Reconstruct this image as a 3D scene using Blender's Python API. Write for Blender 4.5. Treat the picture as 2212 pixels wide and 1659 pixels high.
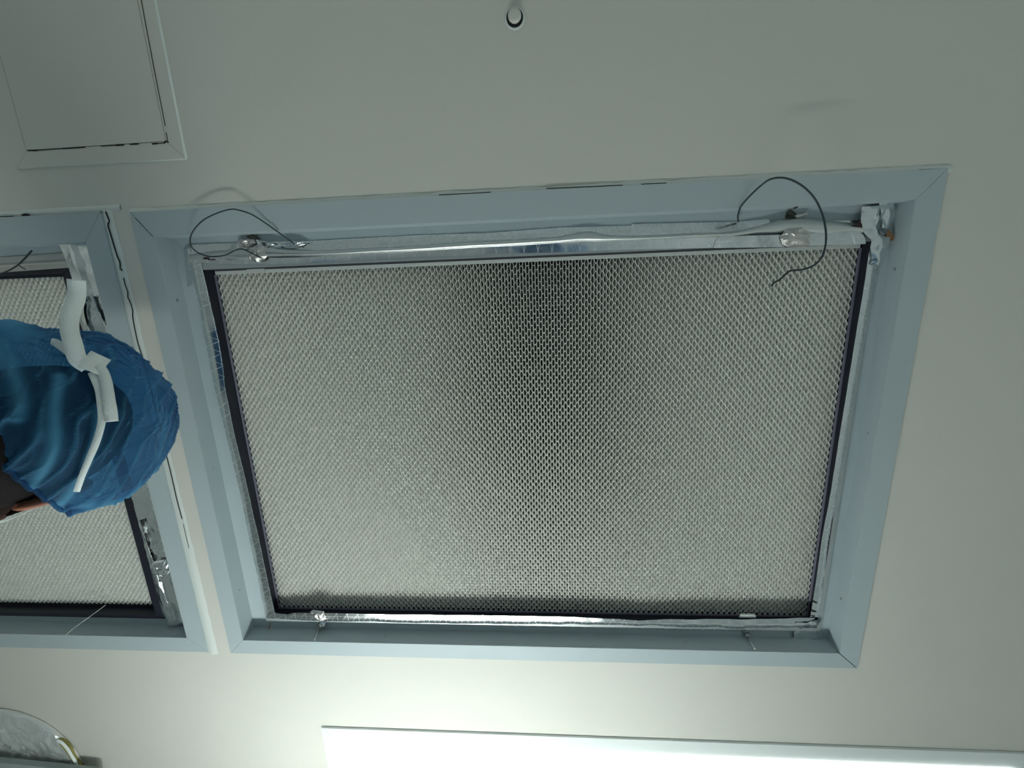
import bpy, bmesh, math, random
from mathutils import Vector, Matrix, Quaternion, noise
random.seed(7)
sc = bpy.context.scene
C = sc.collection
for o in list(bpy.data.objects): bpy.data.objects.remove(o, do_unlink=True)

# ------------------------------------------------------------------ camera
FP, CX, CY = 931.3, 1106.0, 829.5           # focal length and centre in pixels of a 2212 px wide frame
ZC = 1.70                                    # camera height above the floor
RC = Matrix(((0.99721888, 0.03753304, 0.06438764), (-0.02142156, 0.9718251, -0.23472769), (-0.07138356, 0.2326956, 0.96992636)))
RW = RC.transposed()
cam_d = bpy.data.cameras.new('camera'); cam = bpy.data.objects.new('camera', cam_d); C.objects.link(cam)
cam_d.sensor_fit = 'HORIZONTAL'; cam_d.sensor_width = 36; cam_d.lens = FP / 2212 * 36
cam_d.clip_start = .01; cam_d.clip_end = 50
cam.matrix_world = Matrix.Translation((0, 0, ZC)) @ (RW @ Matrix(((1, 0, 0), (0, -1, 0), (0, 0, -1)))).to_4x4()
sc.camera = cam
def ray(px, py): return (RW @ Vector(((px - CX) / FP, (py - CY) / FP, 1.0)))
def at(px, py, z):
    """point of the place seen at a pixel of the photograph, z metres above the camera"""
    d = ray(px, py); return Vector((d.x / d.z * z, d.y / d.z * z, ZC + z))

# ------------------------------------------------------------------ world, colour, lights
w = bpy.data.worlds.new('world'); sc.world = w; w.use_nodes = True
w.node_tree.nodes['Background'].inputs[0].default_value = (.8, .9, .88, 1)
w.node_tree.nodes['Background'].inputs[1].default_value = .05
sc.view_settings.view_transform = 'Standard'; sc.view_settings.look = 'None'
sc.view_settings.exposure = 0.0; sc.view_settings.gamma = 1; sc.view_settings.use_curve_mapping = False
ADDED_LAMP_POWER = 7.3
TUBE_STRENGTH = 59.0
PANEL_STRENGTH = 5.0

HC = ZC + .75                                # ceiling height 2.45 m
XW0, XW1, YW0, YW1 = -2.9, 2.7, -2.1, 2.6    # room walls

# ------------------------------------------------------------------ materials
def srgb(r, g, b):
    f = lambda c: (c / 255 / 12.92) if c / 255 <= .04045 else ((c / 255 + .055) / 1.055) ** 2.4
    return (f(r), f(g), f(b), 1)
def mat(name, col, rough=.6, metal=0, bump=0, bscale=200, spec=.4, var=0, vscale=8, coat=0):
    m = bpy.data.materials.new(name); m.use_nodes = True; nt = m.node_tree; b = nt.nodes['Principled BSDF']
    b.inputs['Base Color'].default_value = col; b.inputs['Roughness'].default_value = rough; b.inputs['Metallic'].default_value = metal
    b.inputs['Specular IOR Level'].default_value = spec; b.inputs['Coat Weight'].default_value = coat
    tc = nt.nodes.new('ShaderNodeTexCoord')
    if var:
        n = nt.nodes.new('ShaderNodeTexNoise'); n.inputs['Scale'].default_value = vscale; n.inputs['Detail'].default_value = 4
        r = nt.nodes.new('ShaderNodeMixRGB'); r.inputs[1].default_value = col
        r.inputs[2].default_value = (col[0] * (1 - var), col[1] * (1 - var), col[2] * (1 - var), 1)
        nt.links.new(tc.outputs['Object'], n.inputs['Vector']); nt.links.new(n.outputs['Fac'], r.inputs[0]); nt.links.new(r.outputs[0], b.inputs['Base Color'])
    if bump:
        n = nt.nodes.new('ShaderNodeTexNoise'); n.inputs['Scale'].default_value = bscale; n.inputs['Detail'].default_value = 3
        u = nt.nodes.new('ShaderNodeBump'); u.inputs['Strength'].default_value = bump; u.inputs['Distance'].default_value = .002
        nt.links.new(tc.outputs['Object'], n.inputs['Vector']); nt.links.new(n.outputs['Fac'], u.inputs['Height']); nt.links.new(u.outputs[0], b.inputs['Normal'])
    return m
def emit(name, col, s):
    m = bpy.data.materials.new(name); m.use_nodes = True; nt = m.node_tree; b = nt.nodes['Principled BSDF']
    b.inputs['Base Color'].default_value = (.8, .8, .8, 1); b.inputs['Emission Color'].default_value = col; b.inputs['Emission Strength'].default_value = s
    return m
def foil_mat(name, col=(.78, .80, .80, 1), rough=.16, scrim=1.0, fine=.25, dist=.0012):
    """aluminium foil tape: mirror-like metal, embossed net of reinforcing threads, fine crinkle"""
    m = mat(name, col, rough, 1.0); nt = m.node_tree; b = nt.nodes['Principled BSDF']; N = nt.nodes; L = nt.links
    uv = N.new('ShaderNodeUVMap'); sep = N.new('ShaderNodeSeparateXYZ'); L.new(uv.outputs[0], sep.inputs[0])
    def mth(op, a, c=None, v=None):
        n = N.new('ShaderNodeMath'); n.operation = op
        L.new(a, n.inputs[0])
        if c is not None: L.new(c, n.inputs[1])
        if v is not None: n.inputs[1].default_value = v
        return n.outputs[0]
    def lines(ku, kv, pitch, width):
        a = mth('MULTIPLY', sep.outputs[0], v=ku / pitch); c = mth('MULTIPLY', sep.outputs[1], v=kv / pitch)
        s = mth('ADD', a, c); fr = mth('FRACT', s); d = mth('ABSOLUTE', mth('SUBTRACT', fr, v=.5))
        return mth('LESS_THAN', d, v=width / pitch)
    l1 = lines(1, .42, .024, .0006); l2 = lines(1, -.42, .024, .0006); l3 = lines(0, 1, .016, .0004)
    s = mth('MAXIMUM', mth('MAXIMUM', l1, l2), l3)
    n = N.new('ShaderNodeTexNoise'); n.inputs['Scale'].default_value = 90; n.inputs['Detail'].default_value = 5
    tc = N.new('ShaderNodeTexCoord'); L.new(tc.outputs['Object'], n.inputs['Vector'])
    hn = mth('MULTIPLY', n.outputs['Fac'], v=fine); hs = mth('MULTIPLY', s, v=.13 * scrim); h = mth('ADD', hn, hs)
    u = N.new('ShaderNodeBump'); u.inputs['Strength'].default_value = .6; u.inputs['Distance'].default_value = dist
    L.new(h, u.inputs['Height']); L.new(u.outputs[0], b.inputs['Normal'])
    rr = mth('ADD', mth('MULTIPLY', s, v=.15 * scrim), v=rough); L.new(rr, b.inputs['Roughness'])
    return m
M = {}
M['ceiling'] = mat('ceiling_paint', (.635, .625, .565, 1), .75, bump=.04, bscale=160, var=.05, vscale=2.5)
M['caulk'] = mat('caulk', (.66, .70, .66, 1), .6, bump=.15, bscale=60)
M['steel'] = mat('painted_steel', (.42, .485, .50, 1), .48, bump=.03, bscale=300, var=.06, vscale=5)
M['steel_in'] = mat('painted_steel_inside', (.41, .48, .50, 1), .5, bump=.03, bscale=300, var=.10, vscale=9)
def paper_mat(name, col, tr):
    m = mat(name, col, .85, spec=.2); nt = m.node_tree; b = nt.nodes['Principled BSDF']; o = nt.nodes['Material Output']
    t = nt.nodes.new('ShaderNodeBsdfTranslucent'); t.inputs[0].default_value = col; x = nt.nodes.new('ShaderNodeMixShader'); x.inputs[0].default_value = tr
    nt.links.new(b.outputs[0], x.inputs[1]); nt.links.new(t.outputs[0], x.inputs[2]); nt.links.new(x.outputs[0], o.inputs[0]); return m
M['paper'] = paper_mat('filter_paper', (.965, .97, .94, 1), .6)
M['pleat'] = paper_mat('pleat_paper', (.92, .93, .89, 1), .1)
M['black'] = mat('black_frame', (.008, .009, .018, 1), .5)
M['rim'] = mat('grey_sealant', (.17, .17, .22, 1), .5)
M['lining'] = mat('frame_metal', (.40, .43, .43, 1), .4, .5)
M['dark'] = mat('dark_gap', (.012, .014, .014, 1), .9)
M['foil'] = foil_mat('foil_tape')
M['foil_plain'] = foil_mat('foil_crumpled', (.76, .79, .79, 1), .10, .0, .6, .0026)
M['foil_tan'] = foil_mat('foil_matt', (.62, .60, .57, 1), .38, .6, .5)
M['foil_dull'] = foil_mat('foil_dull', (.66, .68, .66, 1), .36, .3, .5)
M['wire'] = mat('dark_wire', (.025, .04, .045, 1), .45, .3)
M['zinc'] = mat('zinc', (.45, .48, .48, 1), .35, .8)
M['white_plastic'] = mat('white_plastic', (.66, .70, .67, 1), .5)
M['brown'] = mat('brown_tape', (.22, .12, .055, 1), .55)
M['brown_dark'] = mat('dark_brown_tape', (.03, .014, .014, 1), .6)
M['rust'] = mat('torn_hole', (.05, .05, .04, 1), .9, bump=.8, bscale=80)
M['wool'] = mat('glass_wool', (.38, .34, .12, 1), .95, bump=.8, bscale=120, var=.35, vscale=30)
M['panel_grey'] = mat('grey_trunking', (.30, .345, .33, 1), .5)
M['diffuser'] = emit('lamp_diffuser', (.93, 1.0, .99, 1), PANEL_STRENGTH)
M['tube'] = emit('added_lamp_tube', (.93, 1.0, .985, 1), TUBE_STRENGTH)
M['wall'] = mat('wall_paint', (.62, .66, .65, 1), .6)
M['floor'] = mat('epoxy_floor', (.34, .385, .39, 1), .3, var=.1)
M['skin'] = mat('skin', (.30, .115, .065, 1), .5, bump=.1, bscale=300)
M['hair'] = mat('hair', (.006, .0045, .0045, 1), .75, bump=.4, bscale=350, spec=.12)
M['mask'] = mat('mask_fabric', (.72, .76, .74, 1), .8)
M['ribbon'] = mat('ribbon', (.70, .755, .73, 1), .8, bump=.5, bscale=500)
M['coverall'] = mat('coverall_fabric', (.10, .22, .36, 1), .75, bump=.2, bscale=120)
M['shoe'] = mat('shoe', (.6, .63, .62, 1), .6)
M['alu'] = mat('step_aluminium', (.6, .62, .62, 1), .35, .9)

# ------------------------------------------------------------------ mesh helpers
WL = {}                                       # world position of every parent, so parts can be given in world coordinates
def mesh(name, vs, fs, m, smooth=False, uvs=None):
    me = bpy.data.meshes.new(name); me.from_pydata([tuple(v) for v in vs], [], fs); me.materials.append(m)
    if uvs:
        ul = me.uv_layers.new(name='UVMap')
        for lp in me.loops: ul.data[lp.index].uv = uvs[lp.vertex_index]
    if smooth:
        for p in me.polygons: p.use_smooth = True
    me.update(); return me
def add(name, vs, fs, m, parent=None, loc=None, smooth=False, uvs=None):
    """link ONE mesh object; vs are world coordinates"""
    if loc is None:
        loc = sum((Vector(v) for v in vs), Vector()) / max(1, len(vs)) if parent is None else Vector((0, 0, 0)) + WL[parent]
    loc = Vector(loc)
    me = mesh(name, [Vector(v) - loc for v in vs], fs, m, smooth, uvs)
    o = bpy.data.objects.new(name, me); C.objects.link(o)
    if parent: o.parent = parent; o.location = loc - WL[parent]
    else: o.location = loc
    WL[o] = loc; return o
def put(name, me, loc, parent=None):
    o = bpy.data.objects.new(name, me); C.objects.link(o); loc = Vector(loc)
    if parent: o.parent = parent; o.location = loc - WL[parent]
    else: o.location = loc
    WL[o] = loc; return o
def tag(o, label=None, cat=None, group=None, kind=None):
    if label: o['label'] = label
    if cat: o['category'] = cat
    if group: o['group'] = group
    if kind: o['kind'] = kind
    return o
def thing(name, label, cat, loc, group=None):
    o = bpy.data.objects.new(name, None); o.empty_display_size = .05; C.objects.link(o); o.location = loc; WL[o] = Vector(loc)
    return tag(o, label, cat, group)
class MB:
    def __init__(s): s.v = []; s.f = []; s.uv = []
    def box(s, x0, x1, y0, y1, z0, z1):
        n = len(s.v)
        s.v += [Vector(p) for p in ((x0, y0, z0), (x1, y0, z0), (x1, y1, z0), (x0, y1, z0), (x0, y0, z1), (x1, y0, z1), (x1, y1, z1), (x0, y1, z1))]
        s.f += [[n + i for i in q] for q in ((3, 2, 1, 0), (4, 5, 6, 7), (0, 1, 5, 4), (1, 2, 6, 5), (2, 3, 7, 6), (3, 0, 4, 7))]
        return s
    def prism(s, poly, z0, z1):
        n = len(s.v); k = len(poly)
        s.v += [Vector((p[0], p[1], z0)) for p in poly] + [Vector((p[0], p[1], z1)) for p in poly]
        s.f += [[n + i for i in range(k)][::-1], [n + k + i for i in range(k)]]
        s.f += [[n + i, n + (i + 1) % k, n + k + (i + 1) % k, n + k + i] for i in range(k)]
        return s
    def tube(s, pts, r, seg=8, cap=True):
        pts = [Vector(p) for p in pts]; n0 = len(s.v); up = None
        rr = r if isinstance(r, (list, tuple)) else [r] * len(pts)
        for i, p in enumerate(pts):
            t = (pts[min(i + 1, len(pts) - 1)] - pts[max(i - 1, 0)]).normalized()
            if up is None: up = t.orthogonal().normalized()
            up = (up - t * up.dot(t)).normalized(); b = t.cross(up)
            for k in range(seg):
                a = 2 * math.pi * k / seg; s.v.append(p + (up * math.cos(a) + b * math.sin(a)) * rr[i])
        for i in range(len(pts) - 1):
            for k in range(seg):
                a = n0 + i * seg + k; b_ = n0 + i * seg + (k + 1) % seg
                s.f.append([a, b_, b_ + seg, a + seg])
        if cap:
            s.f.append([n0 + k for k in range(seg)][::-1]); e = n0 + (len(pts) - 1) * seg; s.f.append([e + k for k in range(seg)])
        return s
    def lathe(s, c, prof, seg=24, axis=(0, 0, 1)):
        """prof: (radius, height along axis)"""
        ax = Vector(axis).normalized(); u = ax.orthogonal().normalized(); v = ax.cross(u); n0 = len(s.v); c = Vector(c)
        for r, h in prof:
            for k in range(seg):
                a = 2 * math.pi * k / seg; s.v.append(c + ax * h + (u * math.cos(a) + v * math.sin(a)) * r)
        for i in range(len(prof) - 1):
            for k in range(seg):
                a = n0 + i * seg + k; b = n0 + i * seg + (k + 1) % seg; s.f.append([a, b, b + seg, a + seg])
        s.f.append([n0 + k for k in range(seg)][::-1]); e = n0 + (len(prof) - 1) * seg; s.f.append([e + k for k in range(seg)])
        return s
    def build(s, name, m, parent=None, smooth=False, loc=None):
        return add(name, s.v, s.f, m, parent, loc, smooth)
def smooth_path(pts, n=8):
    pts = [Vector(p) for p in pts]; out = []
    for i in range(len(pts) - 1):
        p0 = pts[max(i - 1, 0)]; p1 = pts[i]; p2 = pts[i + 1]; p3 = pts[min(i + 2, len(pts) - 1)]
        for k in range(n):
            t = k / n
            out.append(.5 * ((2 * p1) + (p2 - p0) * t + (2 * p0 - 5 * p1 + 4 * p2 - p3) * t * t + (-p0 + 3 * p1 - 3 * p2 + p3) * t ** 3))
    out.append(pts[-1]); return out
def resample(pts, n):
    pts = [Vector(p) for p in pts]; L = [0]
    for a, b in zip(pts, pts[1:]): L.append(L[-1] + (b - a).length)
    out = []
    for k in range(n + 1):
        d = L[-1] * k / n; i = 0
        while i < len(L) - 2 and L[i + 1] < d: i += 1
        t = (d - L[i]) / max(1e-9, L[i + 1] - L[i]); out.append(pts[i].lerp(pts[i + 1], t))
    return out, L[-1]
def sheet(name, rows, m, parent=None, amp=.0006, freq=60, nu=None, nv=4, edge=0, seed=0, crease=0, smooth=True, th=0):
    """a wrinkled sheet through several parallel polylines (rows), e.g. a strip of tape; th gives it thickness"""
    Ls = []; R = []
    length = sum((Vector(b) - Vector(a)).length for a, b in zip(rows[0], rows[0][1:]))
    nu = nu or max(4, int(length / .006))
    for r in rows: R.append(resample(r, nu)[0])
    vs = []; uv = []; nr = (len(R) - 1) * nv
    wid = [0]
    for a, b in zip(R, R[1:]): wid.append(wid[-1] + (b[0] - a[0]).length)
    for j in range(nr + 1):
        q = j / nv; i = min(int(q), len(R) - 2); t = q - i
        for k in range(nu + 1):
            p = R[i][k].lerp(R[i + 1][k], t)
            nz = noise.noise(Vector((p.x * freq, p.y * freq, seed * 7.3 + p.z * freq)))
            if crease: nz += crease * (abs(noise.noise(Vector((p.x * freq * .45 + 9, p.y * freq * .45, seed * 3.1 + p.z * freq * .45)))) * 2 - .6)
            p = p + Vector((0, 0, -abs(amp) * 0 + amp * nz))
            if edge and (j == 0 or j == nr):
                e = noise.noise(Vector((p.x * 45, p.y * 45, seed + j))); d = (R[-1][k] - R[0][k]).normalized(); p = p + d * e * edge
            vs.append(p); uv.append((length * k / nu, wid[i] + (wid[i + 1] - wid[i]) * t))
    fs = []
    for j in range(nr):
        for k in range(nu):
            a = j * (nu + 1) + k; fs.append([a, a + 1, a + nu + 2, a + nu + 1])
    o = add(name, vs, fs, m, parent, smooth=smooth, uvs=uv)
    if th:
        md = o.modifiers.new('thickness', 'SOLIDIFY'); md.thickness = th; md.offset = 0
    return o

# ------------------------------------------------------------------ the room
def struct(o, kind='structure'): o['kind'] = kind; return o
# the two filter units: outer flange, lip of the opening
U1 = dict(o=(-.7025, .614, -.1395, .778), l=(-.667, .576, -.098, .743))
U2 = dict(o=(-2.073, -.756, -.142, .777), l=(-2.034, -.797, -.095, .740))
holes = [tuple(v + e for v, e in zip(U['l'], (-.0045, .0045, -.0045, .0045))) for U in (U1, U2)]
xs = sorted({XW0, XW1} | {h[0] for h in holes} | {h[1] for h in holes}); ys = sorted({YW0, YW1} | {h[2] for h in holes} | {h[3] for h in holes})
mb = MB()
for i in range(len(xs) - 1):
    for j in range(len(ys) - 1):
        cx_, cy_ = (xs[i] + xs[i + 1]) / 2, (ys[j] + ys[j + 1]) / 2
        if any(h[0] < cx_ < h[1] and h[2] < cy_ < h[3] for h in holes): continue
        n = len(mb.v); mb.v += [Vector((xs[i], ys[j], HC)), Vector((xs[i], ys[j + 1], HC)), Vector((xs[i + 1], ys[j + 1], HC)), Vector((xs[i + 1], ys[j], HC))]; mb.f.append([n, n + 1, n + 2, n + 3])
bm = bmesh.new(); vv = [bm.verts.new(v) for v in mb.v]
for f in mb.f: bm.faces.new([vv[i] for i in f])
bmesh.ops.remove_doubles(bm, verts=bm.verts, dist=1e-5)
ret = bmesh.ops.extrude_face_region(bm, geom=list(bm.faces)); bmesh.ops.translate(bm, vec=(0, 0, .03), verts=[g for g in ret['geom'] if isinstance(g, bmesh.types.BMVert)])
bmesh.ops.recalc_face_normals(bm, faces=bm.faces)
me = bpy.data.meshes.new('ceiling'); bm.to_mesh(me); bm.free(); me.materials.append(M['ceiling'])
ceiling = bpy.data.objects.new('ceiling', me); C.objects.link(ceiling); WL[ceiling] = Vector(); struct(ceiling)
struct(MB().box(XW0, XW1, YW0, YW1, -.05, 0).build('floor', M['floor']))
struct(MB().box(XW0 - .06, XW0, YW0, YW1, 0, HC).build('wall_left', M['wall']))
struct(MB().box(XW1, XW1 + .06, YW0, YW1, 0, HC).build('wall_right', M['wall']))
struct(MB().box(XW0, XW1, YW0 - .06, YW0, 0, HC).build('wall_back', M['wall']))
struct(MB().box(XW0, XW1, YW1, YW1 + .06, 0, HC).build('wall_front', M['wall']))

# crack and filler between the two filter units (pieces of the ceiling)
def C3(pts, dz=.0008): return [at(x, y, .75 - dz) for x, y in pts]
def strip_px(name, pts, half, m, parent, z, amp=0, edge=0, seed=0, th=.0006):
    p = [at(x, y, z) for x, y in pts]; A = []; B = []
    for i, q in enumerate(p):
        t = (p[min(i + 1, len(p) - 1)] - p[max(i - 1, 0)]).normalized(); nrm = Vector((-t.y, t.x, 0)).normalized()
        h = half[i] if isinstance(half, (list, tuple)) else half
        A.append(q + nrm * h); B.append(q - nrm * h)
    return sheet(name, [A, B], m, parent, amp=amp, nu=max(len(p) - 1, 2) * 2, nv=1, edge=edge, seed=seed, th=th, smooth=False)
crack = [(228, 457), (233, 470), (237, 479), (232, 484), (240, 510), (248, 537), (254, 556), (259, 565), (260, 575), (258, 578), (264, 585)]
crack2 = [(267, 600), (269, 612), (276, 629), (274, 640), (281, 649), (284, 662), (287, 672), (290, 677), (286, 684), (291, 710), (298, 743), (303, 758), (307, 770), (316, 803), (322, 825), (333, 872), (347, 930), (354, 962), (369, 1022), (382, 1080), (393, 1121)]
crack3 = [(396, 1132), (401, 1156), (408, 1184)]
for k, (c_, wd) in enumerate(((crack, .0013), (crack2, .0010), (crack3, .0005))):
    strip_px('crack', c_, wd, M['dark'], ceiling, .7463, th=.0002)
cr_all = crack + crack2
def bead(name, A, B, m, parent, h, seed, edge=.0015, ext=3):
    """a low rounded bead of filler between two lines on the ceiling"""
    rows = []
    for t in (0, .25, .5, .75, 1):
        rows.append([a.lerp(b, t) + Vector((0, 0, -h * math.sin(math.pi * t) - .0002)) for a, b in zip(A, B)])
    return sheet(name, rows, m, parent, amp=.0002, freq=25, nv=1, edge=edge, seed=seed)
A, _ = resample([Vector((-.757, -.146, HC)), Vector((-.757, .785, HC))], 40); B, _ = resample([Vector((-.737, -.146, HC)), Vector((-.735, .785, HC))], 40)
bead('filler_bead', A, B, M['caulk'], ceiling, .0026, 3)
A, _ = resample([Vector((-2.0, -.143, HC)), Vector((-.72, -.143, HC))], 60); B, _ = resample([Vector((-2.0, -.155, HC)), Vector((-.72, -.153, HC))], 60)
bead('filler_bead', A, B, M['caulk'], ceiling, .002, 4)
for (a, b, y0, y1, s) in ((-.705, .62, -.1345, -.1455, 5),):
    A, _ = resample([Vector((a, y0, HC - .003)), Vector((b, y0, HC - .003))], 80); B, _ = resample([Vector((a, y1, HC)), Vector((b, y1, HC))], 80)
    bead('filler_bead', A, B, M['caulk'], ceiling, .001, s, edge=.003)
A, _ = resample([Vector((.611, -.143, HC - .002)), Vector((.611, .6, HC - .002))], 60); B, _ = resample([Vector((.617, -.143, HC)), Vector((.617, .6, HC))], 60)
bead('filler_bead', A, B, M['caulk'], ceiling, .0015, 6, edge=.0008)
for k, pts in enumerate((((948, 421), (1012, 418), (1060, 415)), ((1180, 407), (1230, 405), (1300, 402), (1345, 400)), ((1385, 398), (1440, 395)), ((1985, 367), (2010, 366), (2036, 365)), ((0, 468), (30, 467)), ((47, 466), (55, 464), (64, 465)), ((216, 456), (222, 459)))):
    strip_px('crack', pts, .0006 if k != 5 else .0022, M['dark'], ceiling, .7465, th=.0002)

# ------------------------------------------------------------------ filter units
HP = .0112; RP = .00716; HD = .011            # honeycomb pitch, ribbon pitch, depth
def ribbon_mesh(name, x0, x1, phase):
    prof = []; n = int(round((x1 - x0) / HP)); a = RP / 2 - .00035
    pat = ((0, -1), (.14, -1), (.36, 1), (.64, 1), (.86, -1))
    step = (x1 - x0) / n
    for i in range(n):
        for t, s in pat: prof.append((x0 + (i + t) * step, a * s * phase))
    prof.append((x1, -a * phase))
    th = .00032; vs = []; fs = []
    for k, (x, y) in enumerate(prof):
        p0 = prof[max(k - 1, 0)]; p1 = prof[min(k + 1, len(prof) - 1)]
        t = Vector((p1[0] - p0[0], p1[1] - p0[1], 0)).normalized(); nn = Vector((-t.y, t.x, 0)) * th
        for z in (0, HD):
            vs += [Vector((x, y, z)) + nn, Vector((x, y, z)) - nn]
    for k in range(len(prof) - 1):
        a0 = 4 * k; b0 = a0 + 4
        fs += [[a0, a0 + 1, b0 + 1, b0], [a0 + 2, b0 + 2, b0 + 3, a0 + 3], [a0, b0, b0 + 2, a0 + 2], [a0 + 1, a0 + 3, b0 + 3, b0 + 1]]
    return mesh(name, vs, fs, M['paper'])
def ring(x0, x1, y0, y1, ix0, ix1, iy0, iy1, z0, z1):
    """four mitred boards of a rectangular ring: top, right, bottom, left"""
    o = [(x0, y0), (x1, y0), (x1, y1), (x0, y1)]; i = [(ix0, iy0), (ix1, iy0), (ix1, iy1), (ix0, iy1)]
    g = .0003; out = []
    for k in range(4):
        k2 = (k + 1) % 4; a, b, c, d = Vector(o[k]), Vector(o[k2]), Vector(i[k2]), Vector(i[k])
        t = (b - a).normalized(); out.append(MB().prism([a + t * g, b - t * g, c - t * g, d + t * g], z0, z1))
    return out
def housing(U, label, screws):
    x0, x1, y0, y1 = U['o']; l = U['l']; zf = HC - .004
    t = thing('filter_housing', label, 'filter housing', ((l[0] + l[1]) / 2, (l[2] + l[3]) / 2, HC))
    for b in ring(x0, x1, y0, y1, *l, zf, HC - .0003): b.build('flange', M['steel'], t)
    W = .002; zl = HC + .034
    for q in ((l[0], l[1], l[2] - W, l[2]), (l[1], l[1] + W, l[2], l[3]), (l[0], l[1], l[3], l[3] + W), (l[0] - W, l[0], l[2], l[3])):
        MB().box(*q, HC, zl).build('side_wall', M['steel_in'], t)
    f = U['f']
    for b in ring(l[0] - W, l[1] + W, l[2] - W, l[3] + W, f[0] + .004, f[1] - .004, f[2] + .004, f[3] - .004, zl, zl + .003): b.build('ledge', M['steel_in'], t)
    for px, py, ax in screws:
        zz = .765 if ax != 'L' else .784
        p = at(px, py, zz)
        if ax == 'y1': p.y = l[3]; p = Vector((p.x, l[3] - .0005, p.z)); n = (0, -1, 0)
        elif ax == 'y0': p = Vector((p.x, l[2] + .0005, p.z)); n = (0, 1, 0)
        elif ax == 'x0': p = Vector((l[0] + .0005, p.y, p.z)); n = (1, 0, 0)
        elif ax == 'x1': p = Vector((l[1] - .0005, p.y, p.z)); n = (-1, 0, 0)
        MB().lathe(p, [(.0024, 0), (.0024, .0006), (.0012, .0011), (.0006, .0002)], 10, n).build('screw', M['zinc'], t)
    return t
def hepa(U, label, rim=True):
    f = U['f']; g = U['g']; m_ = U['m']; zf = ZC + U['zf']; zm = ZC + U['zm']
    t = thing('pleated_filter', label, 'air filter', ((f[0] + f[1]) / 2, (f[2] + f[3]) / 2, zf))
    for b in ring(*f, *g, zf, zm + .09): b.build('frame', M['lining' if rim else 'black'], t)
    if rim:
        for b in ring(*g, g[0] + .0012, g[1] - .0012, g[2] + .0012, g[3] - .0012, zf + .0004, zm + .02): b.build('lining', M['black'], t)
    # black border and grey sealant round the paper
    for b in ring(*g, m_[0], m_[1], m_[2], m_[3], zm + .001, zm + .006): b.build('border', M['black'], t)
    if rim:
        e = .0022
        for b in ring(m_[0] - e, m_[1] + e, m_[2], m_[3] + e, m_[0] + .001, m_[1] - .001, m_[2] + .001, m_[3] - .001, zm - .002, zm + .0009)[1:]: b.build('sealant', M['rim'], t)
        MB().box(m_[0], m_[1], g[2] + .0022, m_[2] + .0006, zm - .0008, zm + .0008).build('sealant', M['caulk'], t)
    n = int((m_[3] - m_[2]) / RP); st = (m_[3] - m_[2]) / n
    ms = [ribbon_mesh('paper_ribbon', -(m_[1] - m_[0]) / 2, (m_[1] - m_[0]) / 2, s) for s in (1, -1)]
    cx_ = (m_[0] + m_[1]) / 2
    for k in range(n): put('paper_ribbon', ms[k % 2], (cx_, m_[2] + (k + .5) * st, zm + .0012), t)
    # folded paper pleats behind the honeycomb
    PP = .0322; np_ = int((m_[3] - m_[2]) / PP); pst = (m_[3] - m_[2]) / np_
    x_ = (m_[1] - m_[0]) / 2; th = .0004; h = pst / 2; tip = .0022
    vs = []; q = [(-h, .034), (-tip, .0005), (tip, .0005), (h, .034), (h - .001, .035), (tip - .0006, .0012), (-tip + .0006, .0012), (-h + .001, .035)]
    for xx in (-x_, x_): vs += [(xx, y, z) for y, z in q]
    fs = [[i, (i + 1) % 8, 8 + (i + 1) % 8, 8 + i] for i in range(8)] + [list(range(8))[::-1], list(range(8, 16))]
    pm = mesh('pleat', vs, fs, M['pleat'])
    for k in range(np_): put('pleat', pm, (cx_, m_[2] + (k + .5) * pst, zm + HD + .0195), t)
    nr = int((m_[1] - m_[0]) / (HP / 2)); rp = (m_[1] - m_[0]) / nr; ln = (m_[3] - m_[2]) / 2
    r_ = MB(); r_.v = []; r_.prism([(-.0014, -ln), (.0014, -ln), (.0014, ln), (-.0014, ln)], 0, .0170)
    rm = mesh('rib', r_.v, r_.f, M['pleat'])
    for k in range(nr): put('rib', rm, (m_[0] + (k + .5) * rp, (m_[2] + m_[3]) / 2, zm + HD + .0020), t)
    MB().box(g[0], g[1], g[2], g[3], zm + .086, zm + .088).build('back_plate', M['dark'], t)
    return t
U1.update(f=(-.630, .555, -.056, .721), g=(-.618, .5475, -.0405, .713), m=(-.6145, .5440, -.0325, .7095), zf=.778, zm=.806)
U2.update(f=(-1.975, -.872, -.056, .722), g=(-1.955, -.894, -.046, .712), m=(-1.930, -.920, -.0405, .7035), zf=.780, zm=.800)
h1 = housing(U1, 'large blue-grey filter housing with a mitred flange in the middle of the ceiling',
             [(465, 1012, 'x0'), (523, 1275, 'x0'), (384, 650, 'x0'), (1923, 583, 'x1'), (1866, 937, 'x1'), (1808, 1293, 'x1'), (832, 1371, 'y1'), (1480, 1385, 'y1')])
h2 = housing(U2, 'blue-grey filter housing at the left edge, behind the blue cap', [(200, 1362, 'y1')])
hepa(U1, 'large white honeycomb-faced air filter filling the central housing')
hepa(U2, 'honeycomb-faced air filter with a thick black border, partly hidden by the blue cap', rim=False)
# mitre joints that show as dark lines
mit = [((292, 471), (330, 511)), ((1806, 1406), (1848, 1441))]
for a, b in mit: strip_px('mitre_gap', (a, ((a[0] + b[0]) / 2, (a[1] + b[1]) / 2), b), .0004, M['dark'], h1, .7457, th=.0002)

# ------------------------------------------------------------------ foil tape and what is stuck round the filters
zf1 = ZC + .7772; zl1 = ZC + .7832
def line(x0, y0, x1, y1, z, n=12): return [Vector((x0 + (x1 - x0) * i / n, y0 + (y1 - y0) * i / n, z)) for i in range(n + 1)]
def tape(label, rows, m='foil', **k):
    return tag(sheet('foil_tape', rows, M[m], **k), label, 'tape')
def Pz(pts, z): return [at(x, y, z) for x, y in pts]
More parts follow.
